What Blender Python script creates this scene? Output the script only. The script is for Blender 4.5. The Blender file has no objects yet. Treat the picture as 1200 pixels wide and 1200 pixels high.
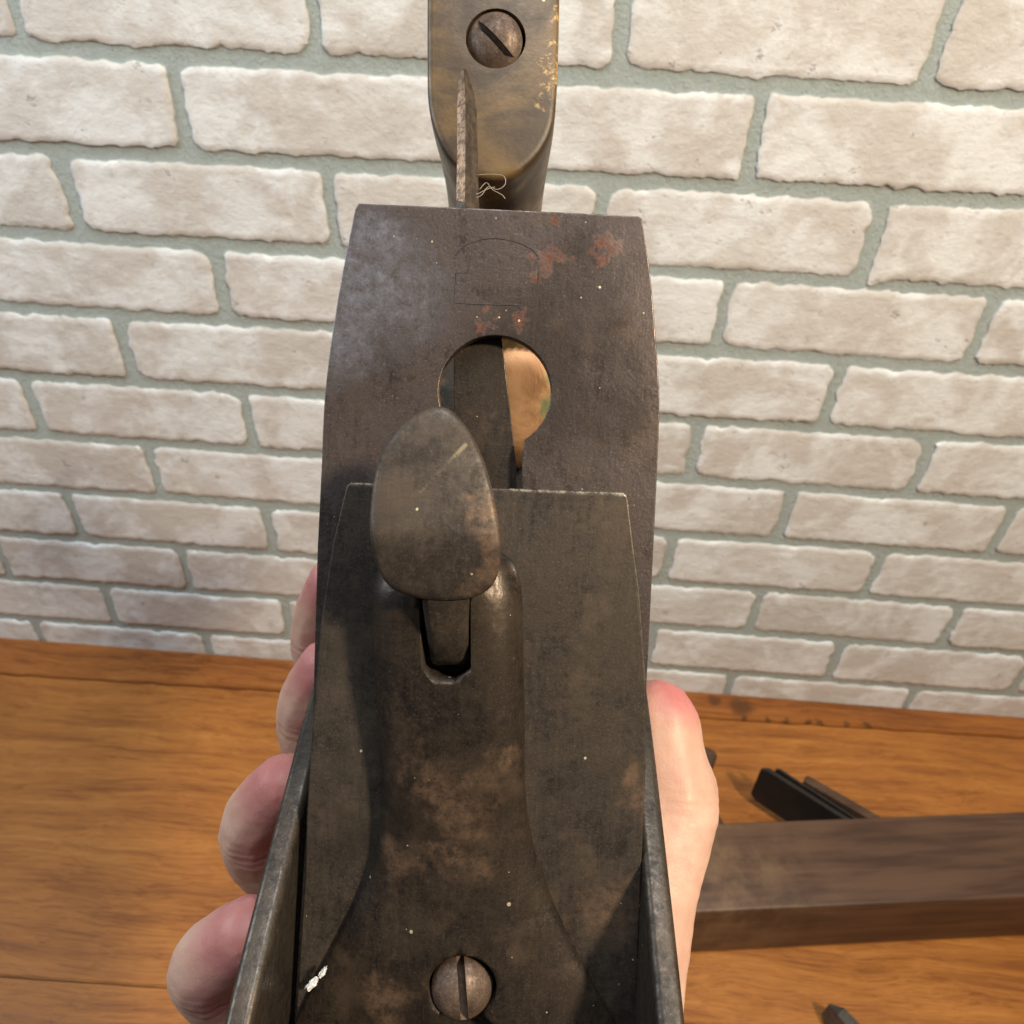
import bpy, bmesh, math, random
from mathutils import Vector, Matrix, noise as mnoise

random.seed(7)
scene = bpy.context.scene
C = scene.collection

# ------------------------------------------------------------------ camera
F_PX, IMG = 850.0, 1200.0
CAM_D, CAM_H = 0.597, 0.689            # metres to the wall, metres above the bench
_r = ((0.99698925, -0.03873462, 0.06717187),      # camera right / down / forward in (x, down, to wall)
      (0.07093948, 0.80539401, -0.58847947),
      (-0.03130529, 0.59147284, 0.80571698))
def _w(v): return Vector((v[0], v[2], -v[1]))
C_RIGHT, C_UP, C_FWD = _w(_r[0]), -_w(_r[1]), _w(_r[2])
CAM_LOC = Vector((0, -CAM_D, CAM_H))
cam = bpy.data.cameras.new('camera'); cam_o = bpy.data.objects.new('camera', cam); C.objects.link(cam_o)
M3 = Matrix((C_RIGHT, C_UP, -C_FWD)).transposed()
cam_o.matrix_world = Matrix.Translation(CAM_LOC) @ M3.to_4x4()
cam.sensor_width = 36; cam.lens = F_PX / IMG * 36
cam.clip_start = 0.005; cam.clip_end = 50
cam.dof.use_dof = True; cam.dof.focus_distance = 0.128; cam.dof.aperture_fstop = 40
scene.camera = cam_o

# ------------------------------------------------------------------ light (indoors: lamps only)
world = bpy.data.worlds.new('World'); scene.world = world; world.use_nodes = True
bg = world.node_tree.nodes['Background']
bg.inputs[0].default_value = (1.0, 0.96, 0.92, 1); bg.inputs[1].default_value = 0.08
def area(name, loc, target, size, power, col):
    l = bpy.data.lights.new(name, 'AREA'); l.energy = power; l.color = col; l.shape = 'DISK'; l.size = size
    o = bpy.data.objects.new(name, l); C.objects.link(o); o.location = loc
    o.rotation_euler = (Vector(target) - Vector(loc)).to_track_quat('-Z', 'Y').to_euler()
    return o
area('ceiling_lamp', (0.05, -0.48, 2.05), (0, -0.15, 0.3), 0.6, 15, (0.92, 0.97, 1.0))
area('warm_lamp', (0.58, -0.84, 1.26), (0.0, -0.45, 0.55), 0.12, 14.5, (1.0, 0.84, 0.62))
area('window_light', (-1.1, -0.50, 1.25), (-0.15, 0.0, 0.50), 0.7, 10, (0.78, 0.90, 1.0))
scene.view_settings.view_transform = 'Standard'; scene.view_settings.look = 'None'
scene.view_settings.exposure = 0.0; scene.view_settings.gamma = 1.0
scene.view_settings.use_curve_mapping = False

# ------------------------------------------------------------------ mesh helpers
def link(name, mesh, mat=None, parent=None, **props):
    o = bpy.data.objects.new(name, mesh); C.objects.link(o)
    if mat is not None and mesh is not None:
        mesh.materials.clear(); mesh.materials.append(mat)
    if parent is not None: o.parent = parent
    for k, v in props.items(): o[k] = v
    return o
def smooth(me, ang=35):
    me.polygons.foreach_set('use_smooth', [True] * len(me.polygons))
    me.set_sharp_from_angle(angle=math.radians(ang)); return me
def pydata(verts, faces, ang=35, s=0.001):
    me = bpy.data.meshes.new('m'); me.from_pydata([tuple(c * s for c in v) for v in verts], [], faces)
    bm = bmesh.new(); bm.from_mesh(me); bmesh.ops.remove_doubles(bm, verts=bm.verts, dist=1e-7)
    bmesh.ops.recalc_face_normals(bm, faces=bm.faces); bm.to_mesh(me); bm.free()
    return smooth(me, ang)
def evaluated(o):
    bpy.context.view_layer.update()
    dg = bpy.context.evaluated_depsgraph_get()
    return bpy.data.meshes.new_from_object(o.evaluated_get(dg), depsgraph=dg)
def weighted(me):
    o = bpy.data.objects.new('tmp', me); C.objects.link(o)
    md = o.modifiers.new('w', 'WEIGHTED_NORMAL'); md.keep_sharp = True; md.weight = 100
    r = evaluated(o); bpy.data.objects.remove(o); return r
def plate(outlines, thick, bev=0.3, fn=None, ang=30, bres=2):
    """outlines (mm, first = outer, rest = holes) -> solid plate centred on z=0; fn maps (x,y,z) mm."""
    cu = bpy.data.curves.new('c', 'CURVE'); cu.dimensions = '2D'; cu.fill_mode = 'BOTH'
    for pts in outlines:
        sp = cu.splines.new('POLY'); sp.points.add(len(pts) - 1); sp.use_cyclic_u = True
        for p, q in zip(sp.points, pts): p.co = (q[0], q[1], 0, 1)
    cu.extrude = thick / 2 - bev; cu.bevel_depth = bev; cu.bevel_resolution = bres; cu.offset = -bev
    o = bpy.data.objects.new('tmp', cu); C.objects.link(o)
    me = evaluated(o); bpy.data.objects.remove(o); bpy.data.curves.remove(cu)
    for v in me.vertices:
        c = fn(*v.co) if fn else tuple(v.co)
        v.co = Vector(c) * 0.001
    bm = bmesh.new(); bm.from_mesh(me); bmesh.ops.remove_doubles(bm, verts=bm.verts, dist=1e-7)
    bmesh.ops.recalc_face_normals(bm, faces=bm.faces); bm.to_mesh(me); bm.free()
    return weighted(smooth(me, 60))
def boolean(me, cutters, ang=35):
    o = bpy.data.objects.new('tmp', me); C.objects.link(o); cs = []
    for cme in cutters:
        c = bpy.data.objects.new('cut', cme); C.objects.link(c); cs.append(c)
        m = o.modifiers.new('b', 'BOOLEAN'); m.operation = 'DIFFERENCE'; m.object = c; m.solver = 'EXACT'
    r = evaluated(o)
    for c in cs + [o]: bpy.data.objects.remove(c)
    return smooth(r, ang)
def spline(pts, n=8, closed=False):
    """Catmull-Rom through pts."""
    out = []; N = len(pts); segs = N if closed else N - 1
    for i in range(segs):
        if closed: p = [pts[(i + k - 1) % N] for k in range(4)]
        else: p = [pts[max(0, min(N - 1, i + k - 1))] for k in range(4)]
        for j in range(n):
            t = j / n
            out.append(tuple(0.5 * (2 * b + (c - a) * t + (2 * a - 5 * b + 4 * c - d) * t * t + (-a + 3 * b - 3 * c + d) * t ** 3)
                             for a, b, c, d in zip(*p)))
    if not closed: out.append(tuple(pts[-1]))
    return out
def loft(rings, cap=True, ang=35, s=0.001):
    n = len(rings[0]); V = [v for r in rings for v in r]; Fc = []
    for i in range(len(rings) - 1):
        for j in range(n):
            k = (j + 1) % n
            Fc.append((i * n + j, i * n + k, (i + 1) * n + k, (i + 1) * n + j))
    if cap: Fc.append(tuple(range(n))[::-1]); Fc.append(tuple((len(rings) - 1) * n + j for j in range(n)))
    return pydata(V, Fc, ang, s)
def tube(path, r, n=6):
    rings = []
    for i, p in enumerate(path):
        a = Vector(path[max(0, i - 1)]); b = Vector(path[min(len(path) - 1, i + 1)]); t = (b - a).normalized()
        x = t.cross(Vector((0.3, 0.2, 1))).normalized(); y = t.cross(x)
        rr = r[i] if isinstance(r, (list, tuple)) else r
        rings.append([tuple(Vector(p) + rr * (math.cos(2 * math.pi * k / n) * x + math.sin(2 * math.pi * k / n) * y)) for k in range(n)])
    return loft(rings, ang=60)
def box_bm(lo, hi, bev=0.0015, seg=2):
    bm = bmesh.new(); bmesh.ops.create_cube(bm, size=1)
    for v in bm.verts: v.co = Vector([lo[i] + (v.co[i] + .5) * (hi[i] - lo[i]) for i in range(3)])
    if bev: bmesh.ops.bevel(bm, geom=bm.edges[:], offset=bev, segments=seg, affect='EDGES', profile=.5)
    return bm
def to_mesh(bm, ang=35):
    me = bpy.data.meshes.new('m'); bm.to_mesh(me); bm.free(); return smooth(me, ang)

# ------------------------------------------------------------------ material helpers
class Mat:
    def __init__(s, name):
        s.m = bpy.data.materials.new(name); s.m.use_nodes = True; s.nt = s.m.node_tree; s.b = s.nt.nodes['Principled BSDF']
        s.co = s.n('ShaderNodeTexCoord').outputs['Object']
    def n(s, t, **kw):
        x = s.nt.nodes.new(t)
        for k, v in kw.items(): setattr(x, k, v)
        return x
    def lk(s, a, b): s.nt.links.new(a, b)
    def put(s, sock, v):
        if hasattr(v, 'node'): s.lk(v, sock)
        elif isinstance(v, tuple) and len(v) == 3 and sock.type == 'RGBA': sock.default_value = (*v, 1)
        else: sock.default_value = v
    def map(s, vec, scale=(1, 1, 1), loc=(0, 0, 0), rot=(0, 0, 0)):
        x = s.n('ShaderNodeMapping'); s.lk(vec, x.inputs[0]); x.inputs[1].default_value = loc; x.inputs[2].default_value = rot; x.inputs[3].default_value = scale
        return x.outputs[0]
    def noise(s, scale, detail=4, rough=.55, vec=None, dist=0, out=0):
        x = s.n('ShaderNodeTexNoise'); s.lk(vec or s.co, x.inputs['Vector']); x.inputs['Scale'].default_value = scale
        x.inputs['Detail'].default_value = detail; x.inputs['Roughness'].default_value = rough; x.inputs['Distortion'].default_value = dist
        return x.outputs[out]
    def voro(s, scale, vec=None, feature='F1'):
        x = s.n('ShaderNodeTexVoronoi', feature=feature); s.lk(vec or s.co, x.inputs['Vector']); x.inputs['Scale'].default_value = scale
        return x
    def rng(s, v, a, b, c=0., d=1.):
        x = s.n('ShaderNodeMapRange', interpolation_type='SMOOTHSTEP'); s.put(x.inputs[0], v)
        for i, q in enumerate((a, b, c, d)): x.inputs[i + 1].default_value = q
        return x.outputs[0]
    def math(s, op, a, b=0.):
        x = s.n('ShaderNodeMath', operation=op); s.put(x.inputs[0], a); s.put(x.inputs[1], b); return x.outputs[0]
    def mix(s, f, a, b, mode='MIX'):
        x = s.n('ShaderNodeMix', data_type='RGBA', blend_type=mode); s.put(x.inputs[0], f); s.put(x.inputs[6], a); s.put(x.inputs[7], b); return x.outputs[2]
    def spots(s, pts, warp=0.004, wscale=180, seed=0.0, hard=.35):
        """irregular blotches: pts = (x,y,z,r) metres in object space"""
        nz = s.noise(wscale, 4, .65, vec=s.map(s.co, loc=(seed, seed, 0)), out=1)
        sub = s.n('ShaderNodeVectorMath', operation='SUBTRACT'); s.lk(nz, sub.inputs[0]); sub.inputs[1].default_value = (.5, .5, .5)
        sc = s.n('ShaderNodeVectorMath', operation='SCALE'); s.lk(sub.outputs[0], sc.inputs[0]); sc.inputs['Scale'].default_value = warp * 4
        ad = s.n('ShaderNodeVectorMath', operation='ADD'); s.lk(s.co, ad.inputs[0]); s.lk(sc.outputs[0], ad.inputs[1])
        res = None
        for p in pts:
            d = s.n('ShaderNodeVectorMath', operation='DISTANCE'); s.lk(ad.outputs[0], d.inputs[0]); d.inputs[1].default_value = p[:3]
            m = s.rng(d.outputs['Value'], p[3], p[3] * hard, 0, 1)
            res = m if res is None else s.math('MAXIMUM', res, m)
        return res
    def line(s, A, B, width):
        A, B = Vector(A), Vector(B); d = (B - A).normalized(); ln = (B - A).length
        sub = s.n('ShaderNodeVectorMath', operation='SUBTRACT'); s.lk(s.co, sub.inputs[0]); sub.inputs[1].default_value = A
        dt = s.n('ShaderNodeVectorMath', operation='DOT_PRODUCT'); s.lk(sub.outputs[0], dt.inputs[0]); dt.inputs[1].default_value = d
        t = s.math('MINIMUM', s.math('MAXIMUM', dt.outputs['Value'], 0.), ln)
        pr = s.n('ShaderNodeVectorMath', operation='SCALE'); pr.inputs[0].default_value = d; s.lk(t, pr.inputs['Scale'])
        ds = s.n('ShaderNodeVectorMath', operation='DISTANCE'); s.lk(sub.outputs[0], ds.inputs[0]); s.lk(pr.outputs[0], ds.inputs[1])
        return s.rng(ds.outputs['Value'], width, width * .3, 0, 1)
    def bump(s, h, strength=.3, dist=.001, prev=None):
        x = s.n('ShaderNodeBump'); s.lk(h, x.inputs['Height']); x.inputs['Strength'].default_value = strength; x.inputs['Distance'].default_value = dist
        if prev is not None: s.lk(prev, x.inputs['Normal'])
        return x.outputs[0]
    def done(s, col=None, rough=None, metal=None, nrm=None, spec=None):
        if col is not None: s.put(s.b.inputs['Base Color'], col)
        if rough is not None: s.put(s.b.inputs['Roughness'], rough)
        if metal is not None: s.put(s.b.inputs['Metallic'], metal)
        if spec is not None: s.b.inputs['Specular IOR Level'].default_value = spec
        if nrm is not None: s.lk(nrm, s.b.inputs['Normal'])
        return s.m

def metal_mat(name, dark, light, rust=(), pale=(), brown=(), specks=.62, metal=.45, rough=(.34, .6), grain=(900, 130, 900), rust_col=(.075, .026, .018), brown_col=(.115, .078, .052), bumpy=.10, lines=()):
    m = Mat(name)
    big = m.noise(60, 5, .72, dist=.5); fine = m.noise(650, 4, .75)
    gr = m.noise(1, 5, .62, vec=m.map(m.co, scale=grain, rot=(0, 0, .12)))
    f = m.rng(m.math('ADD', m.math('MULTIPLY', big, .52), m.math('ADD', m.math('MULTIPLY', gr, .26), m.math('MULTIPLY', fine, .38))), .44, .74)
    col = m.mix(f, dark, light)
    mic = m.noise(2300, 3, .7); col = m.mix(m.rng(mic, .55, .72, 0, .35), col, tuple(c * 2.2 for c in light)); col = m.mix(m.rng(mic, .45, .28, 0, .5), col, tuple(c * .5 for c in dark))  # fine grain; its bright flecks paint tiny glints into the colour
    st = m.rng(m.noise(95, 5, .7, vec=m.map(m.co, loc=(.3, .7, .1))), .50, .72, 0, .6)      # brown patina stain
    col = m.mix(st, col, brown_col)
    col = m.mix(m.rng(m.noise(26, 4, .65, vec=m.map(m.co, loc=(.5, .2, .9))), .50, .70, 0, .6), col, m.mix(.5, dark, (.012, .009, .007)))
    mt = metal; rg = m.rng(f, 0, 1, rough[1], rough[0])
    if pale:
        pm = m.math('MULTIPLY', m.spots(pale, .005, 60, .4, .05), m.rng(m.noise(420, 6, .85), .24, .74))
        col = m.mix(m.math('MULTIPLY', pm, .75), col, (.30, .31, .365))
    if brown:
        bmk = m.math('MULTIPLY', m.spots(brown, .006, 90, .9, .3), m.rng(m.noise(380, 5, .8), .30, .66))
        col = m.mix(m.math('MULTIPLY', bmk, .7), col, (.19, .115, .072))
    hgt = m.math('ADD', m.math('MULTIPLY', fine, .6), m.math('MULTIPLY', gr, .5))
    if rust:
        rm = m.math('MULTIPLY', m.spots(rust, .0028, 300, 1.7, .12), m.rng(m.noise(750, 6, .9), .40, .54))
        rc = m.mix(m.noise(900, 3, .7), rust_col, (.23, .085, .048))
        col = m.mix(rm, col, rc); hgt = m.math('ADD', hgt, m.math('MULTIPLY', m.math('MULTIPLY', rm, fine), 1.6))
        rg = m.mix(rm, rg, (.85, .85, .85))
    if specks:                                                     # paint and dust specks, plus small metal glints painted as colour
        v = m.voro(170, m.map(m.co, scale=(1, 1, 1)))
        sel = m.math('GREATER_THAN', v.outputs['Color'], specks); r2 = m.math('LESS_THAN', v.outputs['Distance'], m.rng(m.noise(300, 2), .35, .65, .01, .06))
        v2 = m.voro(430); sel2 = m.math('GREATER_THAN', v2.outputs['Color'], specks - .06); r3 = m.math('LESS_THAN', v2.outputs['Distance'], m.rng(m.noise(400, 2), .4, .7, .0, .12))
        sp = m.math('MAXIMUM', m.math('MULTIPLY', sel, r2), m.math('MULTIPLY', sel2, r3))
        sp = m.math('MULTIPLY', sp, m.rng(m.noise(38, 3, .6, vec=m.map(m.co, loc=(1, 2, 3))), .38, .50))
        col = m.mix(sp, col, m.mix(m.noise(500, 2), (.30, .22, .12), (.75, .66, .48)))
    for A, B, wd, am, lc in lines:
        col = m.mix(m.math('MULTIPLY', m.math('MULTIPLY', m.line(A[:3], B[:3], wd), m.rng(m.noise(500, 4, .8), .40, .60)), am), col, lc)
    sc = m.noise(1, 3, .5, vec=m.map(m.co, scale=(2200, 160, 900), rot=(0, 0, -.5)))     # rubbed scratches
    sc2 = m.noise(1, 2, .5, vec=m.map(m.co, scale=(260, 3600, 900), rot=(0, 0, .35))); col = m.mix(m.rng(sc2, .64, .74, 0, .07), col, (.22, .18, .14))
    scm = m.rng(sc, .66, .74); col = m.mix(m.math('MULTIPLY', scm, .10), col, (.22, .19, .15))
    return m.done(col, rg, mt, m.bump(hgt, bumpy, .0006, m.bump(big, .05, .004)))

# ------------------------------------------------------------------ brick wall
m = Mat('whitewashed_brick')
info = m.n('ShaderNodeObjectInfo')
off = m.n('ShaderNodeVectorMath', operation='SCALE'); m.lk(info.outputs['Location'], off.inputs[0]); off.inputs['Scale'].default_value = 7.3
v = m.n('ShaderNodeVectorMath', operation='ADD'); m.lk(m.co, v.inputs[0]); m.lk(off.outputs[0], v.inputs[1]); v = v.outputs[0]
n1 = m.noise(17, 5, .6, vec=v, dist=.4); n2 = m.noise(60, 6, .7, vec=m.map(v, scale=(.6, 1, 1), loc=(3, 1, 2))); n3 = m.noise(330, 4, .7, vec=v)
tone = m.mix(info.outputs['Random'], (.68, .645, .605), (.59, .545, .50))
col = m.mix(m.rng(n1, .42, .60), tone, (.80, .80, .79))
col = m.mix(m.rng(n2, .54, .76, 0, .6), col, (.53, .46, .395))
pit = m.noise(110, 5, .78, vec=m.map(v, scale=(.8, 1, 1.3), loc=(5, 5, 5)))
col = m.mix(m.rng(pit, .58, .70, 0, .55), col, (.42, .395, .365))
hole_ = m.rng(m.noise(48, 4, .7, vec=m.map(v, loc=(2, 8, 3))), .64, .70); hole_ = m.math('MULTIPLY', hole_, m.rng(n3, .35, .6)); col = m.mix(m.math('MULTIPLY', hole_, .55), col, (.36, .33, .30))
col = m.mix(m.rng(pit, .42, .28, 0, .6), col, (.80, .79, .77))
h = m.math('ADD', m.math('MULTIPLY', n2, .5), m.math('ADD', m.math('MULTIPLY', n3, .22), m.math('MULTIPLY', pit, -.45)))
h = m.math('ADD', h, m.math('MULTIPLY', hole_, -.5))
BRICK = m.done(col, .85, 0, m.bump(h, .5, .004), .2)
m = Mat('grey_green_mortar')
col = m.mix(m.noise(70, 5, .6), (.45, .505, .475), (.52, .57, .54)); col = m.mix(m.rng(m.noise(600, 3, .7), .55, .75, 0, .5), col, (.35, .395, .36))
col = m.mix(m.rng(m.noise(28, 4, .7), .5, .7, 0, .5), col, (.50, .53, .50))
MORTAR = m.done(col, .95, 0, m.bump(m.noise(260, 5, .8), .9, .003), .15)

BED0, PITCH, MOD = CAM_H - 0.0534, 0.06653, 0.213
X0 = {-2: -.178, -1: -.285, 0: -.177, 1: -.2852, 2: -.1784, 3: -.2816, 4: -.171, 5: -.281, 6: -.1788, 7: -.2821, 8: -.1767, 9: -.2822, 10: -.177}
wall = link('brick_wall', None, label='whitewashed brick wall with grey-green mortar joints behind the bench', category='wall', kind='structure')
wall.location = (0, 0, 0)
bm = box_bm((-1.3, .0024, -.05), (1.3, .03, .86), 0)
link('mortar', to_mesh(bm), MORTAR, wall)
rb = random.Random(3)
def brick_mesh(hw, hh):
    nx, nz = 64, 16; V = []; Fc = []
    sd = rb.random() * 50; rc = rb.uniform(.004, .009); tilt = rb.uniform(-.008, .008); skew = rb.uniform(-.03, .03)
    corner = [rb.uniform(.5, 1.8) for _ in range(4)]
    def edge_noise(a, k): return .0021 * mnoise.noise(Vector((a * 70, k * 7.7 + sd, 1))) + .0013 * mnoise.noise(Vector((a * 190, k * 3.1 + sd, 5))) + .0009 * mnoise.noise(Vector((a * 420, k + sd, 9))) + (-.0028 * max(0, mnoise.noise(Vector((a * 55, k * 2.3 + sd, 20))) - .42) * 4)
    def w(t): return math.sin(t * math.pi / 2) * .35 + t * .65
    for j in range(nz + 1):
        for i in range(nx + 1):
            s, t = w(i / nx * 2 - 1), w(j / nz * 2 - 1)
            x, z = s * hw, t * hh
            r = rc * corner[(s > 0) + 2 * (t > 0)]
            ex, ez = abs(x) - (hw - r), abs(z) - (hh - r)
            if ex > 0 and ez > 0:
                l = math.hypot(ex, ez); mm = max(ex, ez) / l
                x = math.copysign(hw - r + ex * mm, x); z = math.copysign(hh - r + ez * mm, z)
            dz = edge_noise(x, 1 if t > 0 else 2) * abs(t) ** 3; dx = edge_noise(z, 3 if s > 0 else 4) * abs(s) ** 6
            e = min(hw - abs(s) * hw, hh - abs(t) * hh)
            k = min(1, max(0, e / .0016)); prof = (1 - k) ** 1.8
            y = .0010 * prof + .0004 * mnoise.noise(Vector((x * 45 + sd, z * 60, 2))) + .0006 * mnoise.noise(Vector((x * 160 + sd, z * 160, 8)))
            V.append((x + dx + skew * z, y, z + dz + tilt * x))
    id_ = lambda i, j: j * (nx + 1) + i
    for j in range(nz):
        for i in range(nx): Fc.append((id_(i, j), id_(i + 1, j), id_(i + 1, j + 1), id_(i, j + 1)))
    ring = [id_(i, 0) for i in range(nx + 1)] + [id_(nx, j) for j in range(1, nz + 1)] + [id_(i, nz) for i in range(nx - 1, -1, -1)] + [id_(0, j) for j in range(nz - 1, 0, -1)]
    b0 = len(V)
    for q in ring: V.append((V[q][0], .012, V[q][2]))
    for a in range(len(ring)):
        b = (a + 1) % len(ring); Fc.append((ring[b], ring[a], b0 + a, b0 + b))
    me = bpy.data.meshes.new('brick'); me.from_pydata(V, [], Fc); return smooth(me, 60)
for r in range(-2, 11):
    zc = BED0 - PITCH * (r - .5); k = -7
    while True:
        xa = X0[r] + MOD * k; xb = xa + MOD; k += 1
        if xb < -1.25: continue
        if xa > 1.25: break
        gl, grr = .0055 + rb.uniform(-.0012, .0012), .0055 + rb.uniform(-.0012, .0012)
        hh = (PITCH - .0112 + rb.uniform(-.001, .001)) / 2
        o = link('brick', brick_mesh((xb - xa - gl - grr) / 2, hh), BRICK, wall)
        o.location = ((xa + gl + xb - grr) / 2, rb.uniform(-.0006, .0006), zc + rb.uniform(-.0006, .0006))

# ------------------------------------------------------------------ bench
def wood_mat(name, c_light, c_mid, c_dark, knots=(), spec=.4, rough=.42, gscale=1.0):
    m = Mat(name)
    info = m.n('ShaderNodeObjectInfo')
    wv = m.noise(5, 3, .5, vec=m.map(m.co, scale=(1, 2, 1)), out=1)
    sub = m.n('ShaderNodeVectorMath', operation='SCALE'); m.lk(wv, sub.inputs[0]); sub.inputs['Scale'].default_value = .035
    ad = m.n('ShaderNodeVectorMath', operation='ADD'); m.lk(m.co, ad.inputs[0]); m.lk(sub.outputs[0], ad.inputs[1]); v = ad.outputs[0]
    g1 = m.noise(1, 5, .6, vec=m.map(v, scale=(3 * gscale, 55 * gscale, 55 * gscale)), dist=.4)
    g2 = m.noise(1, 5, .7, vec=m.map(v, scale=(9 * gscale, 420 * gscale, 420 * gscale)))
    g4 = m.noise(1, 3, .6, vec=m.map(v, scale=(26, 900, 900)))
    g3 = m.noise(9, 4, .6)
    f = m.math('ADD', m.math('MULTIPLY', g1, .42), m.math('ADD', m.math('MULTIPLY', g2, .46), m.math('MULTIPLY', g3, .15)))
    col = m.mix(m.rng(f, .38, .56), c_dark, c_mid); col = m.mix(m.rng(f, .52, .70), col, c_light)
    col = m.mix(m.rng(g2, .57, .70, 0, .6), col, c_dark)
    col = m.mix(m.rng(g4, .52, .64, 0, .5), col, c_dark)
    if knots: col = m.mix(m.math('MULTIPLY', m.spots(knots, .004, 90, .2, .3), .85), col, (.09, .035, .012))
    h = m.math('ADD', m.math('MULTIPLY', g2, .8), g1)
    return m.done(col, m.rng(g2, .3, .7, rough - .08, rough + .12), 0, m.bump(h, .25, .0012), spec)
SEAM = [(-.8, -.058), (-.459, -.0479), (.2, -.0358), (.44, -.0296), (.8, -.019)]
kn = [(.262, -.018, 0, .020), (.232, -.012, 0, .011)] + [(x, -.0335 + (x - .3) * .03, 0, .0062) for x in (.262, .291, .312, .338, .352, .383, .407)]
BENCH_A = wood_mat('stained_pine_rear', (.42, .165, .036), (.31, .105, .020), (.13, .038, .009), kn)
BENCH_B = wood_mat('stained_pine', (.50, .215, .048), (.38, .142, .028), (.20, .064, .013), (), gscale=1.5)
bench = link('workbench', None, label='orange-brown stained wood bench top running along the base of the brick wall', category='bench')
bench.location = (0, 0, 0)
def board(outline, z0, z1, mat):
    bm = bmesh.new(); vs = [bm.verts.new((x, y, z1)) for x, y in outline]; f = bm.faces.new(vs); f.normal_update()
    if f.normal.z < 0: f.normal_flip()
    r = bmesh.ops.extrude_face_region(bm, geom=[f]); 
    for e in r['geom']:
        if isinstance(e, bmesh.types.BMVert): e.co.z = z0
    bmesh.ops.recalc_face_normals(bm, faces=bm.faces)
    bmesh.ops.bevel(bm, geom=[e for e in bm.edges if all(abs(v.co.z - z1) < 1e-6 for v in e.verts)], offset=.0012, segments=2, affect='EDGES')
    return link('board', to_mesh(bm), mat, bench)
wob = [(x / 100, y + .0006 * math.sin(x * 1.7) + .0005 * math.sin(x * 4.1)) for x in range(-130, 131, 2) for y in [(-.0418 + x / 100 * .021)]]
board([(-1.3, .0005), (1.3, .0005)] + wob[::-1], -.035, .0, BENCH_A)
board([(x, y - .0012) for x, y in wob] + [(1.3, -.328), (-1.3, -.383)], -.035, -.0009, BENCH_B)
board([(-1.3, -.384), (1.3, -.329), (1.3, -.70), (-1.3, -.70)], -.035, -.0009, BENCH_B)

# ------------------------------------------------------------------ wooden plane lying on its side
WOODY = wood_mat('dark_aged_beech', (.135, .075, .045), (.085, .045, .026), (.035, .019, .012), (), .35, .5, 1.4)
m = Mat('grimy_beech_side')
g = m.noise(1, 5, .6, vec=m.map(m.co, scale=(8, 90, 90))); b_ = m.noise(26, 5, .65)
col = m.mix(m.rng(g, .35, .65), (.050, .025, .015), (.100, .052, .031)); sx = m.n('ShaderNodeSeparateXYZ'); m.lk(m.co, sx.inputs[0])
col = m.mix(m.math('MULTIPLY', m.rng(sx.outputs[0], .16, .02, 0, .75), m.rng(b_, .35, .65)), col, (.19, .115, .062))
WOODG = m.done(col, .48, 0, m.bump(g, .2, .001), .4)
m = Mat('blackened_iron'); col = m.mix(m.noise(60, 5, .6), (.012, .010, .009), (.035, .028, .024)); BLACKIRON = m.done(col, .55, .4, m.bump(m.noise(300, 4), .2, .0006))
wp = link('wooden_plane', None, label='dark wooden hand plane lying on its side on the bench, iron pointing at the wall', category='hand plane')
wp.location = (.160, -.2990, 0); wp.rotation_euler = (0, 0, math.radians(7.4))
wpi = Matrix.Rotation(-math.radians(7.4), 2)
def WP(x, y): q = wpi @ Vector((x - .160, y + .2990)); return (q.x * 1000, q.y * 1000)
bm = box_bm((-.19, 0, .0006), (.40, .077, .076), .0022, 3)
body = link('body', to_mesh(bm), WOODG, wp)
def slab(p, q, back, z0, z1, th, name, mat, chamf=0, parent=None):
    a, b = Vector(WP(*p)), Vector(WP(*q)); d = (b - a).normalized(); nrm = Vector((-d.y, d.x)); b = b + d * back
    pts = [(0, z0 + chamf), (chamf, z0), ((b - a).length, z0), ((b - a).length, z1), (chamf, z1), (0, z1 - chamf)]
    fn = lambda s, z, t: (a.x + d.x * s + nrm.x * t, a.y + d.y * s + nrm.y * t, z)
    return link(name, plate([pts], th, .4, fn), mat, parent or wp)
slab((.2455, -.1440), (.309, -.1915), 22, 12, 64, 4.5, 'iron', BLACKIRON, 6)
slab((.2600, -.1440), (.3165, -.1880), 20, 14, 63, 2.4, 'cap_iron', BLACKIRON, 3)
slab((.2850, -.1545), (.335, -.1885), 22, 13, 65, 9, 'wedge', WOODY, 2)
tp = [WP(x, y) for x, y in [(.196, -.222), (.194, -.185), (.193, -.160), (.199, -.140), (.2055, -.128), (.202, -.121), (.19, -.118), (.17, -.122), (.150, -.128), (.135, -.150), (.118, -.185), (.110, -.23)]]
link('tote', plate([spline(tp, 5, True)], 26, 5, lambda x, y, z: (x, y, z + 42), 50, 4), WOODY, wp)

# pointed tool tip at the lower right
tl = link('marking_tool', None, label='grey pointed metal tool tip lying on the bench below the wooden plane', category='tool')
tl.location = (.270, -.337, .0); tl.rotation_euler = (0, 0, math.radians(-52))
TOOLM = metal_mat('dull_tool_steel', (.04, .038, .034), (.12, .11, .095), specks=0, metal=.4)
prof = [(0, 1.5), (9, 8), (26, 9.5), (110, 9.5)]
rings = [[(x, -h_, 4), (x, h_, 4), (x, h_ * .55, 27 if x > 5 else 20), (x, -h_ * .55, 27 if x > 5 else 20)] for x, h_ in prof]
link('blade', loft(rings, ang=25), TOOLM, tl)
link('handle', tube([(105, 0, 15), (118, 0, 15), (150, 0, 15), (200, 0, 15), (206, 0, 15)], [9, 12.5, 14, 13, 8], 20), WOODY, tl)

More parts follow.
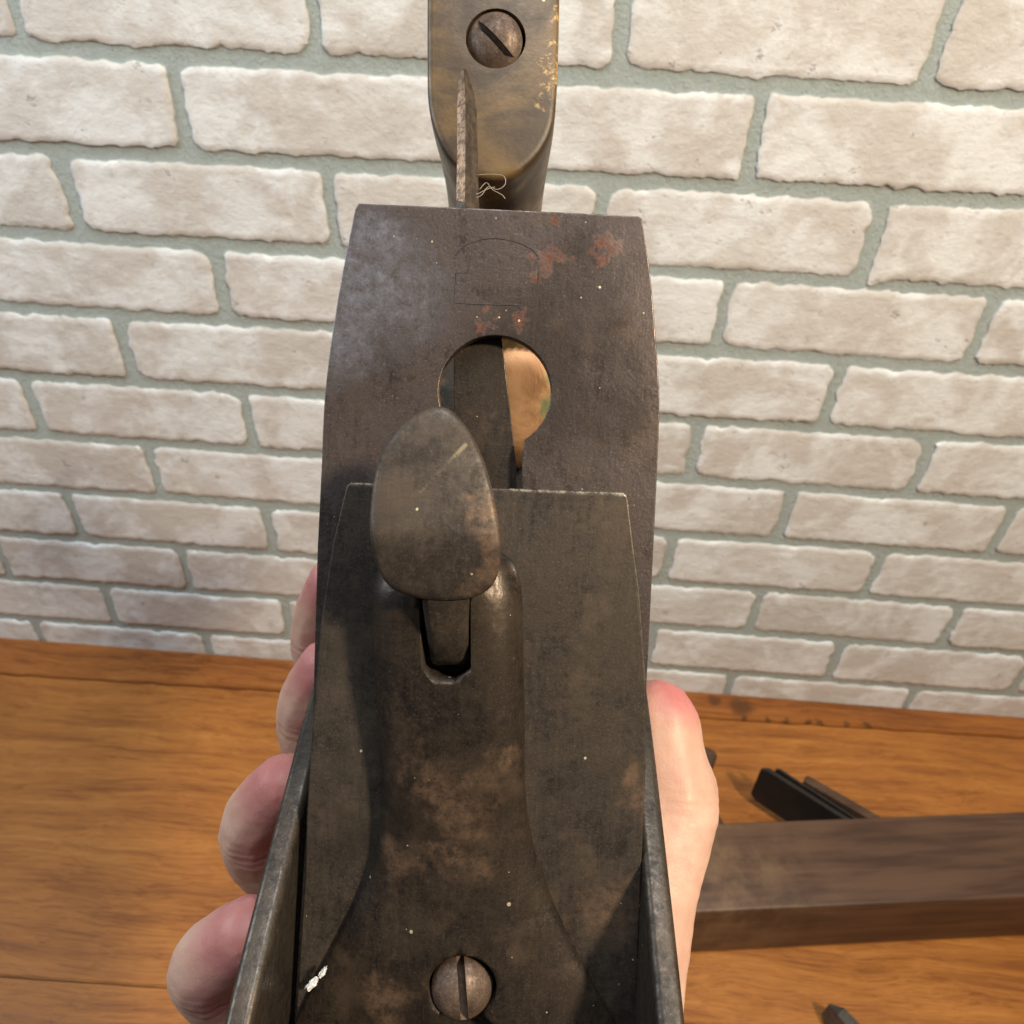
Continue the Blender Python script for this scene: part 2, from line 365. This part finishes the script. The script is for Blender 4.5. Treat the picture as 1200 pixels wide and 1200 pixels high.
# ------------------------------------------------------------------ the metal hand plane, held in the air
PHI = math.radians(2.7); D0 = 130.0; U0 = -4.75      # mm
cphi, sphi = math.cos(PHI), math.sin(PHI)
AX_U = C_RIGHT * cphi - C_UP * sphi; AX_V = C_RIGHT * sphi + C_UP * cphi; AX_W = -C_FWD
ORG = CAM_LOC + C_FWD * (D0 * .001) + AX_U * (U0 * .001)
PLANE_M = Matrix.Translation(ORG) @ Matrix((AX_U, AX_V, AX_W)).transposed().to_4x4()
def L(px, py, w=0.0):
    """design-time sketch point: where the plane's drawing puts a feature, at height w (mm) over the iron's face"""
    d = D0 - w; x = (px - 600) / F_PX * d; y = -(py - 600) / F_PX * d
    return (x * cphi - y * sphi - U0, x * sphi + y * cphi, w)
def L2(pts, w=0.0): return [L(x, y, w)[:2] for x, y in pts]
VM = -120.0; S2 = math.sqrt(.5)
def HN(u, h, n): return (u, VM + S2 * (h + n), S2 * (n - h))      # sole frame: h towards the heel, n off the sole
def lpt(px, py, w, r): q = L(px, py, w); return (q[0] * .001, q[1] * .001, q[2] * .001, r * .001)

hp = link('hand_plane', None, label='old rusty metal bench plane held upright in the hand, iron and lever cap facing out', category='hand plane')
hp.matrix_world = PLANE_M

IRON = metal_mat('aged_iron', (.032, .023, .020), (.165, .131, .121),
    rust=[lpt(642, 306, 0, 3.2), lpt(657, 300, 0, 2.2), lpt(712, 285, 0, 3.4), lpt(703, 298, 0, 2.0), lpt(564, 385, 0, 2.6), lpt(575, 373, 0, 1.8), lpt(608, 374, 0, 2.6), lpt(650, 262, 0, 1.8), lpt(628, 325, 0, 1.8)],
    pale=[lpt(420, 335, 0, 20), lpt(450, 285, 0, 10), lpt(405, 400, 0, 12)], metal=.65, rough=(.28, .5))  # pale: cool window sheen painted into the iron's colour
CAPIRON = metal_mat('aged_cap_iron', (.018, .013, .010), (.092, .072, .055), brown=[lpt(738, 920, 2.5, 5), lpt(725, 1060, 2.5, 9)], metal=.45, rough=(.36, .62),
    lines=[(lpt(600, 573, 3, 0), lpt(734, 579, 3, 0), .0006, .65, (.34, .29, .22)), (lpt(411, 566, 3, 0), lpt(440, 567, 3, 0), .0007, .6, (.32, .28, .2)), (lpt(736, 585, 3, 0), lpt(757, 800, 3, 0), .0004, .18, (.25, .2, .14))])
CASTM = metal_mat('lever_cap_iron', (.011, .007, .005), (.068, .050, .036), metal=.5, rough=(.30, .56),
    brown=[lpt(500, 905, 9, 8), lpt(545, 935, 9, 8), lpt(590, 890, 9, 5), lpt(540, 1000, 8, 6), lpt(480, 1010, 8, 6), lpt(470, 1170, 7, 7), lpt(600, 665, 12, 4)],
    pale=[lpt(603, 668, 10, 3.4), lpt(600, 690, 11, 1.8)])
CAMM = metal_mat('cam_lever_iron', (.026, .018, .013), (.088, .069, .053), metal=.3, rough=(.45, .66), brown=[lpt(566, 615, 23, 4.2), lpt(568, 650, 23, 5.0), lpt(560, 680, 22, 4.5)], lines=[(lpt(493, 576, 21.9, 0), lpt(546, 520, 20.9, 0), .0004, .35, (.22, .18, .12)), (lpt(534, 534, 21.3, 0), lpt(545, 522, 20.9, 0), .0005, .5, (.30, .23, .13))], specks=.76)
BODYM = metal_mat('body_casting', (.020, .015, .011), (.085, .068, .053), metal=.45, rough=(.30, .52), specks=.78)
JAPAN = metal_mat('black_japanning', (.010, .009, .008), (.035, .030, .024), metal=.1, rough=(.35, .6), specks=.78)
SCREWM = metal_mat('brown_screw', (.055, .034, .024), (.20, .135, .098), metal=.4, rough=(.45, .65), specks=0)
m = Mat('tarnished_brass'); nz = m.noise(70, 5, .6, dist=.5)
col = m.mix(m.rng(nz, .35, .65), (.20, .095, .042), (.31, .165, .075))
gm = m.spots([lpt(650, 450, -36, 3.6), lpt(647, 475, -36, 3.4), lpt(648, 425, -36, 2.8)], .0022, 160, .3, .3)
col = m.mix(m.math('MULTIPLY', gm, .9), col, (.10, .12, .05)); BRASS = m.done(col, m.rng(nz, .3, .7, .34, .52), .75, m.bump(nz, .2, .001))
m = Mat('worn_handle_wood')
g = m.noise(1, 5, .6, vec=m.map(m.co, scale=(90, 260, 40))); b_ = m.noise(60, 5, .65, dist=.4); f_ = m.noise(500, 4, .7)
col = m.mix(m.rng(b_, .36, .66), (.048, .029, .013), (.155, .098, .043)); col = m.mix(m.rng(g, .5, .75, 0, .5), col, (.055, .035, .02))
chip = m.math('MULTIPLY', m.spots([lpt(642, 76, -30, 2.4), lpt(650, 92, -30, 2.2), lpt(639, 112, -30, 2.6), lpt(650, 60, -30, 1.6), lpt(651, 20, -30, 1.4)], .004, 220, .8, .2), m.rng(m.noise(700, 4, .7), .36, .50))
col = m.mix(chip, col, (.48, .30, .10))
v1 = m.voro(300); sp = m.math('MULTIPLY', m.math('GREATER_THAN', v1.outputs['Color'], .88), m.math('LESS_THAN', v1.outputs['Distance'], .11)); col = m.mix(sp, col, (.62, .52, .32))
HANDLEW = m.done(col, m.rng(b_, .3, .7, .52, .34), 0, m.bump(m.math('ADD', f_, m.math('MULTIPLY', chip, -4)), .14, .0007), .5)

# iron (cutter) with keyhole slot
out = [(420, 238), (585, 245), (748, 253), (752, 256)] + spline([(754, 268), (762, 320), (769, 400), (773, 470), (770, 560)], 4)[:-1] + [(766, 640), (758, 800), (735, 1420), (330, 1420), (366, 850), (372, 640)] + spline([(377, 540), (380, 470), (388, 400), (401, 320), (416, 245)], 4)
hole = [(580 + 66 * math.cos(a), 459 - 66 * math.sin(a)) for a in [math.radians(-58 + k * (296 / 40)) for k in range(41)]]
hole = hole + [(548, 530), (546, 820), (608, 820), (612, 530)]
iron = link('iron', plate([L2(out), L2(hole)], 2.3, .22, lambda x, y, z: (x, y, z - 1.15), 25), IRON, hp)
# faint engraved maker's stamp on the iron
st = spline([(533, 300), (545, 288), (565, 281), (585, 280), (605, 284), (622, 292), (630, 300)], 5)
st2 = [(548, 300), (548, 320), (534, 320), (533, 338), (533, 355), (560, 357), (600, 358), (630, 358), (630, 330), (631, 312)]
m = Mat('stamp_groove'); STAMP = m.done(m.mix(m.rng(m.noise(300, 3), .4, .6), (.016, .013, .011), (.05, .042, .036)), .6, .4)
V = []
for path in (st, st2):
    link('stamp_line', tube([L(x, y, -.03) for x, y in path], .095, 5), STAMP, iron)

# cap iron
out = [(411, 565), (560, 571), (731, 577), (736, 582), (743, 640), (750, 690), (757, 790), (757, 900), (752, 1020), (738, 1410), (330, 1410), (349, 1150), (357, 1030), (360, 950), (366, 850), (375, 735), (389, 640), (403, 580), (406, 569)]
link('cap_iron', plate([L2(out, 3.0)], 2.9, .4, lambda x, y, z: (x, y, z + 1.6), 25), CAPIRON, hp)

# lever cap: bell-shaped casting
rows = [(642, 488, 560, 5, 3.0, 2.5), (646, 470, 580, 5.5, 4.5, 2.5), (652, 456, 594, 5.5, 6.0, 2.6), (662, 447, 603, 5.5, 7.2, 2.8), (678, 441, 609, 5, 8.2, 3), (700, 439, 612, 4.8, 8.8, 3.2), (750, 440, 613, 4.5, 8.8, 3.3), (800, 443, 614, 4.2, 8.4, 3.2),
        (850, 447, 615, 3.9, 7.8, 3.0), (900, 450, 615, 3.7, 7.0, 2.8), (950, 448, 618, 3.6, 6.2, 2.5), (1000, 439, 628, 3.5, 5.6, 2.2), (1050, 420, 646, 3.5, 5.2, 2.0), (1100, 394, 668, 3.5, 5.0, 1.9), (1150, 367, 694, 3.4, 4.8, 1.9),
        (1200, 345, 722, 3.4, 4.6, 1.9), (1250, 325, 743, 3.4, 4.4, 2.0), (1310, 310, 755, 3.4, 3.8, 2.2), (1390, 304, 758, 3.4, 2.4, 2.5), (1410, 304, 758, 3.4, .6, 2.5)]
rows = spline([tuple(map(float, r)) for r in rows], 5)
NS = 40; V = []; Fc = []
for py, xl, xr, we, H, p in rows:
    a = Vector(L(xl, py, we)); b = Vector(L(xr, py, we)); line = []
    for k in range(NS + 1):
        s = math.sin((k / NS * 2 - 1) * math.pi / 2); q = (a + b) / 2 + (b - a) / 2 * s
        line.append((q.x, q.y, we + H * max(0, 1 - abs(s) ** p) ** (1 / p)))
    V += line + [(b.x, b.y, 2.6), (a.x, a.y, 2.6)]
nn = NS + 3
for i in range(len(rows) - 1):
    for j in range(nn): k = (j + 1) % nn; Fc.append((i * nn + j, i * nn + k, (i + 1) * nn + k, (i + 1) * nn + j))
Fc.append(tuple(range(nn))); Fc.append(tuple((len(rows) - 1) * nn + j for j in range(nn)))
me = pydata(V, Fc, 40)
slot = [(489, 630), (489, 700), (493, 770), (494, 788), (500, 797), (512, 803), (532, 804), (543, 796), (551, 789), (551, 630)]
cut1 = plate([L2(slot, 15)], 26, .01, lambda x, y, z: (x, y, z + 18), 30, 0)
kc = L(542, 1158, 8)
key = [(kc[0] + 5.75 * math.cos(a), kc[1] + 5.75 * math.sin(a)) for a in [math.radians(-50 + k * (280 / 28)) for k in range(29)]] + [(kc[0] - 4, kc[1] - 8), (kc[0] - 5, kc[1] - 18), (kc[0] + 8.5, kc[1] - 18), (kc[0] + 7.5, kc[1] - 8)]
cut2 = plate([key], 26, .01, lambda x, y, z: (x, y, z + 16), 30, 0)
lever_cap = link('lever_cap', boolean(me, [cut1, cut2], 40), CASTM, hp)

# cam lever: egg-shaped thumb piece with a neck that drops into the slot
egg = spline([(512, 474), (541, 492), (565, 535), (580, 588), (587, 640), (581, 680), (560, 700), (525, 707), (485, 703), (453, 688), (438, 655), (434, 600), (443, 540), (472, 494)], 5, True)
WC = 21.0; ctr = L(512, 605, WC); rings = []
ring0 = [L(x, y, WC) for x, y in egg]
def lift(y): d = y - ctr[1]; return -.11 * d if d > -3 else .33 + .30 * (d + 3)
def scaled(k, dz): return [(ctr[0] + (x - ctr[0]) * k, ctr[1] + (y - ctr[1]) * k, WC + dz + lift(ctr[1] + (y - ctr[1]) * k)) for x, y, z in ring0]
prof = [(.30, -3.2), (.75, -2.9), (.93, -2.0), (.99, -.9), (1.0, -.1), (.994, .35), (.975, .75), (.93, .95), (.84, 1.08), (.68, 1.2), (.48, 1.3), (.26, 1.35), (.06, 1.38)]
cam_lever = link('cam_lever', loft([scaled(k, z) for k, z in prof], ang=60), CAMM, hp)
nk = [(670, 496, 552, 20, 15), (692, 495, 549, 19.5, 14), (706, 494, 548, 18.5, 13), (730, 497, 548, 16.5, 11), (755, 501, 548.5, 14.0, 8), (772, 504, 549, 11.8, 5), (779, 506, 548, 10.2, 4)]
rings = []
for py, xl, xr, wt, wb in nk:
    a, b = L(xl, py, wt), L(xr, py, wt)
    rings.append([(a[0], a[1], wb), (a[0], a[1], wt - 1), (a[0] + 1, a[1], wt), (b[0] - 1, b[1], wt), (b[0], b[1], wt - 1), (b[0], b[1], wb)])
link('neck', loft(rings, ang=40), CAMM, cam_lever)

def screw(r, dome, base, sw, sd, ang, tilt=0):
    """domed slotted screw head, axis +z, mm"""
    R_ = (r * r + dome * dome) / (2 * dome); rings = []; N = 40
    prof = [(r * .98, -base), (r, -base + .3), (r, 0)] + [(R_ * math.sin(t), R_ * math.cos(t) - R_ + dome) for t in [math.asin(min(1, r / R_)) * (1 - k / 10) for k in range(1, 10)]] + [(r * .03, dome)]
    me = loft([[(q * math.cos(2 * math.pi * k / N), q * math.sin(2 * math.pi * k / N), z) for k in range(N)] for q, z in prof], ang=40)
    c = box_bm((-r * 2e-3, -sw * 5e-4, (dome - sd) * 1e-3), (r * 2e-3, sw * 5e-4, (dome + 5) * 1e-3), 0)
    bmesh.ops.rotate(c, verts=c.verts, cent=(0, 0, 0), matrix=Matrix.Rotation(math.radians(ang), 3, 'Z'))
    return boolean(me, [to_mesh(c)], 35)
s = link('lever_cap_screw', screw(5.15, 3.0, 6, 1.3, 3.2, 97), SCREWM, hp)
s.location = Vector((kc[0] - .1, kc[1] - .3, 7.0)) * .001; s.rotation_euler = (math.radians(-14), math.radians(5), 0)

# body: two cheeks, sole, frog
ct = [(-112, 0), (262, 0), (266, 4), (266, 12)] + spline([(262, 14), (200, 14), (160, 16), (125, 24), (100, 36), (82, 43), (66, 45), (40, 45.5), (15, 45), (-5, 42), (-25, 33), (-50, 20), (-80, 14), (-108, 13)], 6) + [(-116, 8)]
BW = 34.8
for sgn in (-1, 1):
    link('cheek', plate([ct], 4.4, 1.3, lambda x, y, z, sg=sgn: HN(sg * (BW - 2.2) + z, x, y), 50, 3), BODYM, hp)
def hnbox(u0, u1, h0, h1, n0, n1, b=.5):
    pts = [(h0, n0), (h1, n0), (h1, n1), (h0, n1)]
    return plate([pts], u1 - u0, b, lambda x, y, z: HN((u0 + u1) / 2 + z, x, y), 30)
link('sole', hnbox(-BW + 4.2, BW - 4.2, -112, -6, .2, 4.5), JAPAN, hp)
link('sole', hnbox(-BW + 4.2, BW - 4.2, 2, 262, .2, 4.5), JAPAN, hp)
fr = [(-23, -118), (23, -118), (23, -10), (12, 0), (-12, 0), (-23, -10)]
frog = link('frog', plate([fr], 6, .6, lambda x, y, z: (x, y, z - 6.2)), JAPAN, hp)
link('frog_foot', plate([[(8, 4.6), (58, 4.6), (52, 40), (38, 38)]], 30, .5, lambda x, y, z: HN(z, x, y)), JAPAN, frog)
# lateral lever: flat stem behind the keyhole and a bent finger tab above the iron
lt = [(531, 360), (584, 360), (588, 395), (605, 545), (606, 640), (533, 640)]
lat = link('lateral_lever', plate([L2(lt, -3)], 1.2, .15, lambda x, y, z: (x, y, z - 3.6)), CASTM, hp)
tab = [(300, 534, 546, 562, -6.0), (250, 534, 546, 562, -6.0), (235, 535, 545, 561, -6.5), (180, 536, 545.5, 560, -7), (130, 536, 545.5, 558.5, -7.5), (105, 537, 545, 554.5, -8), (90, 538.5, 544, 549.5, -8.5), (81, 541, 543.5, 546, -9)]
rings = []
for py, a, b, c, w in tab:
    A, B, D_ = L(a, py, w - .6), L(b, py + 2, w + .9), L(c, py, w - 3.2)
    rings.append([A, B, D_, (D_[0] - .5, D_[1], D_[2] - 1.1), (B[0] + .2, B[1], B[2] - 1.5), (A[0] + .3, A[1], A[2] - .9)])
m = Mat('rubbed_lever_steel'); nz = m.noise(500, 5, .75)
col = m.mix(m.rng(nz, .42, .62), (.045, .032, .022), (.105, .072, .048)); LEVM = m.done(col, .5, .4, m.bump(nz, .3, .0006))
m = Mat('rubbed_bright_edge'); nz = m.noise(700, 5, .8); col = m.mix(m.rng(nz, .38, .62), (.12, .07, .042), (.40, .25, .155)); LEVB = m.done(col, .38, .6, m.bump(nz, .3, .0006))
ft = link('finger_tab', loft(rings, ang=25), LEVM, lat)
link('worn_edge', loft([[(r[0][0] - .05, r[0][1], r[0][2] + .06), (r[1][0] - .02, r[1][1], r[1][2] + .07), (r[1][0], r[1][1], r[1][2] - .4), (r[0][0], r[0][1], r[0][2] - .2)] for r in rings[2:]], ang=25), LEVB, ft)
# brass depth wheel with a knurled rim behind the iron
wc = L(606, 476, -36); N = 96; rings = []
for q, z in [(5, -9), (12, -9), (13.4, -8), (13.6, -4.5), (13.4, -1), (12.4, 0), (8, .15), (2.6, .2), (.6, .22)]:
    rings.append([(wc[0] + (q + (.35 if k % 2 and q > 13.3 else 0)) * math.cos(2 * math.pi * k / N), wc[1] + (q + (.35 if k % 2 and q > 13.3 else 0)) * math.sin(2 * math.pi * k / N), wc[2] + z) for k in range(N)])
link('depth_wheel', loft(rings, ang=40), BRASS, hp)
link('wheel_stud', tube([(wc[0], wc[1], wc[2] - 6), (wc[0], wc[1] - 10, wc[2] - 20), (wc[0], wc[1] - 42, wc[2] - 22)], 3, 16), JAPAN, hp)

# wooden handle (tote): worn top end, body sweeping down to the sole
WT = -30.0
top = spline([(500, 0), (500, 70), (501, 115), (508, 150), (525, 184), (550, 204), (577, 210), (606, 203), (632, 180), (648, 148), (653, 105), (655, 50), (656, 0), (655, -60), (640, -110), (577, -135), (515, -110), (500, -60)], 5, True)
t0 = [L(x, y, WT) for x, y in top]; tc = Vector(L(578, 60, WT))
axis = [(0, 0, 0, 1.0, 1.0), (0, 0, -8, 1.0, .98), (0, -1, -20, .97, .93), (0, -6, -36, .92, .82), (0, -18, -52, .88, .72), (0, -36, -68, .86, .68), (0, -58, -84, .86, .72), (0, -80, -101, .9, .82), (0, -97, -114, .95, .95)]
axis = spline(axis, 4); rings = []
def tring(dx, dy, dz, kx, ky): return [(tc.x + dx + (x - tc.x) * kx, tc.y + dy + (y - tc.y) * ky, WT + dz) for x, y, z in t0]
rings = [tring(0, 0, .0, .90, .93), tring(0, 0, -.15, .955, .97), tring(0, 0, -.6, .985, .99), tring(0, 0, -1.4, .998, .999)] + [tring(dx, dy, dz - 2.6, kx, ky) for dx, dy, dz, kx, ky in axis]
me = loft(rings, ang=50)
nc = L(581, 45, WT); cb = [(nc[0] + 6.65 * math.cos(a), nc[1] + 6.65 * math.sin(a)) for a in [2 * math.pi * k / 36 for k in range(36)]]
cut = plate([cb], 9, .01, lambda x, y, z: (x, y, z + WT - .5), 30, 0)
tote = link('handle', boolean(me, [cut], 45), HANDLEW, hp)
s = link('handle_nut', screw(6.2, 2.6, 4, 1.35, 2.1, -43), SCREWM, tote)
s.location = Vector((nc[0] - .3, nc[1] - .35, WT - .9)) * .001; s.rotation_euler = (math.radians(10), math.radians(-6), 0)

# white paint flake on the lever cap edge
m = Mat('white_paint'); PAINT = m.done(m.mix(m.noise(900), (.50, .50, .50), (.78, .78, .78)), .6, 0)
for (px, py, a, b_, rot) in [(366, 1153, 1.3, .6, .8), (378, 1140, 1.0, .4, .95)]:
    q = L(px, py, 6.2 if px > 370 else 5.0); bm = bmesh.new(); bmesh.ops.create_icosphere(bm, subdivisions=3, radius=1)
    for v_ in bm.verts:
        k = 1 + .75 * mnoise.noise(v_.co * 3.4 + Vector((px, 0, 0))); x, y = v_.co.x * a * k, v_.co.y * b_ * k
        v_.co = Vector((q[0] + x * math.cos(rot) - y * math.sin(rot), q[1] + x * math.sin(rot) + y * math.cos(rot), q[2] + v_.co.z * .5 * k)) * .001
    link('paint_flake', to_mesh(bm, 60), PAINT, lever_cap)

# lint fibres caught behind the iron
m = Mat('pale_lint'); LINT = m.done((.55, .48, .38), .7, 0)
lint = link('lint', None, label='fine pale lint fibres caught between the plane handle and iron', category='lint'); lint.matrix_world = PLANE_M
for path in ([(560, 205), (575, 204), (590, 206), (592, 216), (583, 222), (572, 219), (565, 228), (558, 232)], [(562, 222), (570, 214), (577, 222), (588, 228), (592, 233)], [(548, 229), (560, 227), (570, 222), (580, 219)]):
    link('fibre', tube([L(x, y, -9 + .03 * (x - 560)) for x, y in spline(path, 4)], .055, 4), LINT, lint)

# ------------------------------------------------------------------ the hand
SP = []
def chain(pts, step=1.2):
    for (a, b) in zip(pts[:-1], pts[1:]):
        A, B = Vector(a[:3]), Vector(b[:3]); n = max(2, int((B - A).length / step))
        for k in range(n + 1):
            t = k / n; SP.append((A.lerp(B, t), a[3] + (b[3] - a[3]) * t))
def hn4(u, h, n, r): return (*HN(u, h, n), r)
FING = [  # h along the body for knuckle / middle joint / end joint / tip, with tip (u,n)
    dict(h=(91, 105, 111, 115), u=(-8, -42, -48, -42), n=(-17, -15, 6, 25), r=(10, 9, 8.2, 7.0)),
    dict(h=(72, 82, 88, 92), u=(-8, -41, -46, -39.5), n=(-18, -15, 4, 20), r=(10.5, 9.3, 8.5, 7.4)),
    dict(h=(48, 54, 58, 62), u=(-8, -44, -51, -42.5), n=(-18, -14, 4, 19), r=(10.5, 9.3, 8.6, 7.4)),
    dict(h=(23, 27, 30, 34), u=(-6, -42, -53, -43), n=(-17, -14, 2, 15), r=(9.8, 9.0, 8.6, 7.2))]
tips = []
for f in FING:
    P = [hn4(f['u'][k], f['h'][k], f['n'][k], f['r'][k]) for k in range(4)]
    fine_ = spline(P, 4); chain(fine_); tips.append(P)
    chain([hn4(20, f['h'][0] - 18, -22, 13), P[0]])
th = [(*L(735, 1150, -18), 12.0), (*L(758, 1050, -24), 10.6), (*L(779, 965, -29), 11.0), (*L(785, 935, -31), 11.2), (*L(779, 895, -33), 9.7), (*L(775, 850, -35), 9.0), (*L(771, 836, -36), 8.0)]
chain(spline(th, 3)); chain([hn4(24, 5, -26, 18), th[0]]); chain([hn4(22, 40, -24, 15), th[0]])
chain([hn4(22, 75, -22, 13), hn4(22, 40, -24, 15), hn4(18, 5, -28, 19), hn4(14, -35, -38, 24), hn4(12, -75, -52, 25), hn4(10, -150, -85, 31), hn4(8, -230, -125, 36)], 3)
chain([hn4(2, 70, -22, 13), hn4(2, 40, -24, 15), hn4(4, 5, -28, 18), hn4(10, -35, -38, 22), hn4(6, -75, -52, 23), hn4(4, -150, -85, 30), hn4(2, -230, -125, 35)], 3)
bmu = bmesh.new(); tmp = bmesh.new(); bmesh.ops.create_icosphere(tmp, subdivisions=2, radius=1)
tv = [v_.co.copy() for v_ in tmp.verts]; tf = [[v_.index for v_ in f.verts] for f in tmp.faces]; tmp.free()
V = []; Fc = []
for c_, r in SP:
    b0 = len(V); V += [tuple(c_ + q * r) for q in tv]; Fc += [tuple(b0 + i for i in f) for f in tf]
bmu.free()
me = bpy.data.meshes.new('h'); me.from_pydata(V, [], Fc)
o = bpy.data.objects.new('tmp', me); C.objects.link(o)
md = o.modifiers.new('r', 'REMESH'); md.mode = 'VOXEL'; md.voxel_size = .8
md = o.modifiers.new('s', 'SMOOTH'); md.factor = .5; md.iterations = 14
me = evaluated(o); bpy.data.objects.remove(o)
CREASE = []
for P in tips:
    for q in (1, 2):
        CREASE.append((Vector(P[q][:3]), (Vector(P[q + 1][:3]) - Vector(P[q - 1][:3])).normalized(), P[q][3], ((-2.2, .15), (0, .25), (2.0, .16), (3.9, .08))))
CREASE.append((Vector(th[3][:3]), (Vector(th[4][:3]) - Vector(th[2][:3])).normalized(), 11, ((-3, .10), (-.8, .18), (1.4, .15), (3.4, .08))))
nrm_ = [v_.normal.copy() for v_ in me.vertices]
for v_, nv in zip(me.vertices, nrm_):
    c_ = Vector(v_.co); k = .28 * mnoise.noise(c_ * .12) + .12 * mnoise.noise(c_ * .5)
    for J, T, rad, cr in CREASE:                       # knuckle folds
        e = c_ - J
        if e.length < rad * 1.6:
            d = e.dot(T) + .5 * mnoise.noise(c_ * .3)
            for off, am in cr: k -= am * math.exp(-((d - off) / .55) ** 2)
    v_.co = (c_ + nv * k) * .001
smooth(me, 180)
m = Mat('skin')
nz = m.noise(60, 5, .6); fine = m.noise(900, 3, .6); pores = m.voro(750, feature='DISTANCE_TO_EDGE')
col = m.mix(m.rng(nz, .35, .65), (.52, .31, .225), (.60, .385, .295))
pk = [(*[c_ * .001 for c_ in t[3][:3]], .015) for t in tips] + [lpt(790, 815, -34, 11)] + [(t[2][0] * .001 + .006, t[2][1] * .001, t[2][2] * .001 + .004, .012) for t in tips]
col = m.mix(m.math('MULTIPLY', m.spots(pk, .0012, 60, .5, .3), .9), col, (.44, .135, .135))
col = m.mix(m.rng(m.noise(140, 4, .7), .48, .70, 0, .35), col, (.55, .26, .21))
m.b.inputs['Subsurface Weight'].default_value = .35; m.b.inputs['Subsurface Radius'].default_value = (.006, .0022, .0012); m.b.inputs['Subsurface Scale'].default_value = 1.0
SKIN = m.done(col, .48, 0, m.bump(m.math('ADD', m.math('ADD', m.rng(pores.outputs['Distance'], 0, .16), fine), m.math('MULTIPLY', m.noise(160, 4, .6), 2.)), .07, .0006), .35)
hand = link('hand', me, SKIN, None, label='right hand gripping the metal plane from behind, thumb raised along its side', category='hand'); hand.matrix_world = PLANE_M
m = Mat('fingernail'); NAIL = m.done((.66, .43, .35), .3, 0, None, .5)
def nail(tip, prev, outw, r, ln=9.5, wd=5.2):
    t = (Vector(tip) - Vector(prev)).normalized(); o_ = Vector(outw); o_ = (o_ - t * o_.dot(t)).normalized(); s_ = t.cross(o_)
    rings = []
    for i in range(9):
        a = i / 8; x = (a - .9) * ln; wv = wd * (1 - .55 * max(0, abs(a - .5) * 2) ** 4); ln_ = []
        for side in (0, 1):
            for k in range(9):
                b_ = (k / 8 * 2 - 1) * (1 if side == 0 else -1); ang_ = b_ * wv / r
                rr = r + (-.12 if side == 0 else -1.1) - .6 * max(0, a - .7) * 2
                ln_.append(tuple(Vector(tip) + t * x + (o_ * math.cos(ang_) + s_ * math.sin(ang_)) * rr))
        rings.append(ln_)
    return link('fingernail', loft(rings, ang=50), NAIL, hand)
for t in tips: nail(t[3][:3], t[2][:3], (-.8, -.15, -.85), t[3][3])
nail(th[-1][:3], th[-3][:3], (.55, .1, -1.0), 8.3, 12, 6.5)
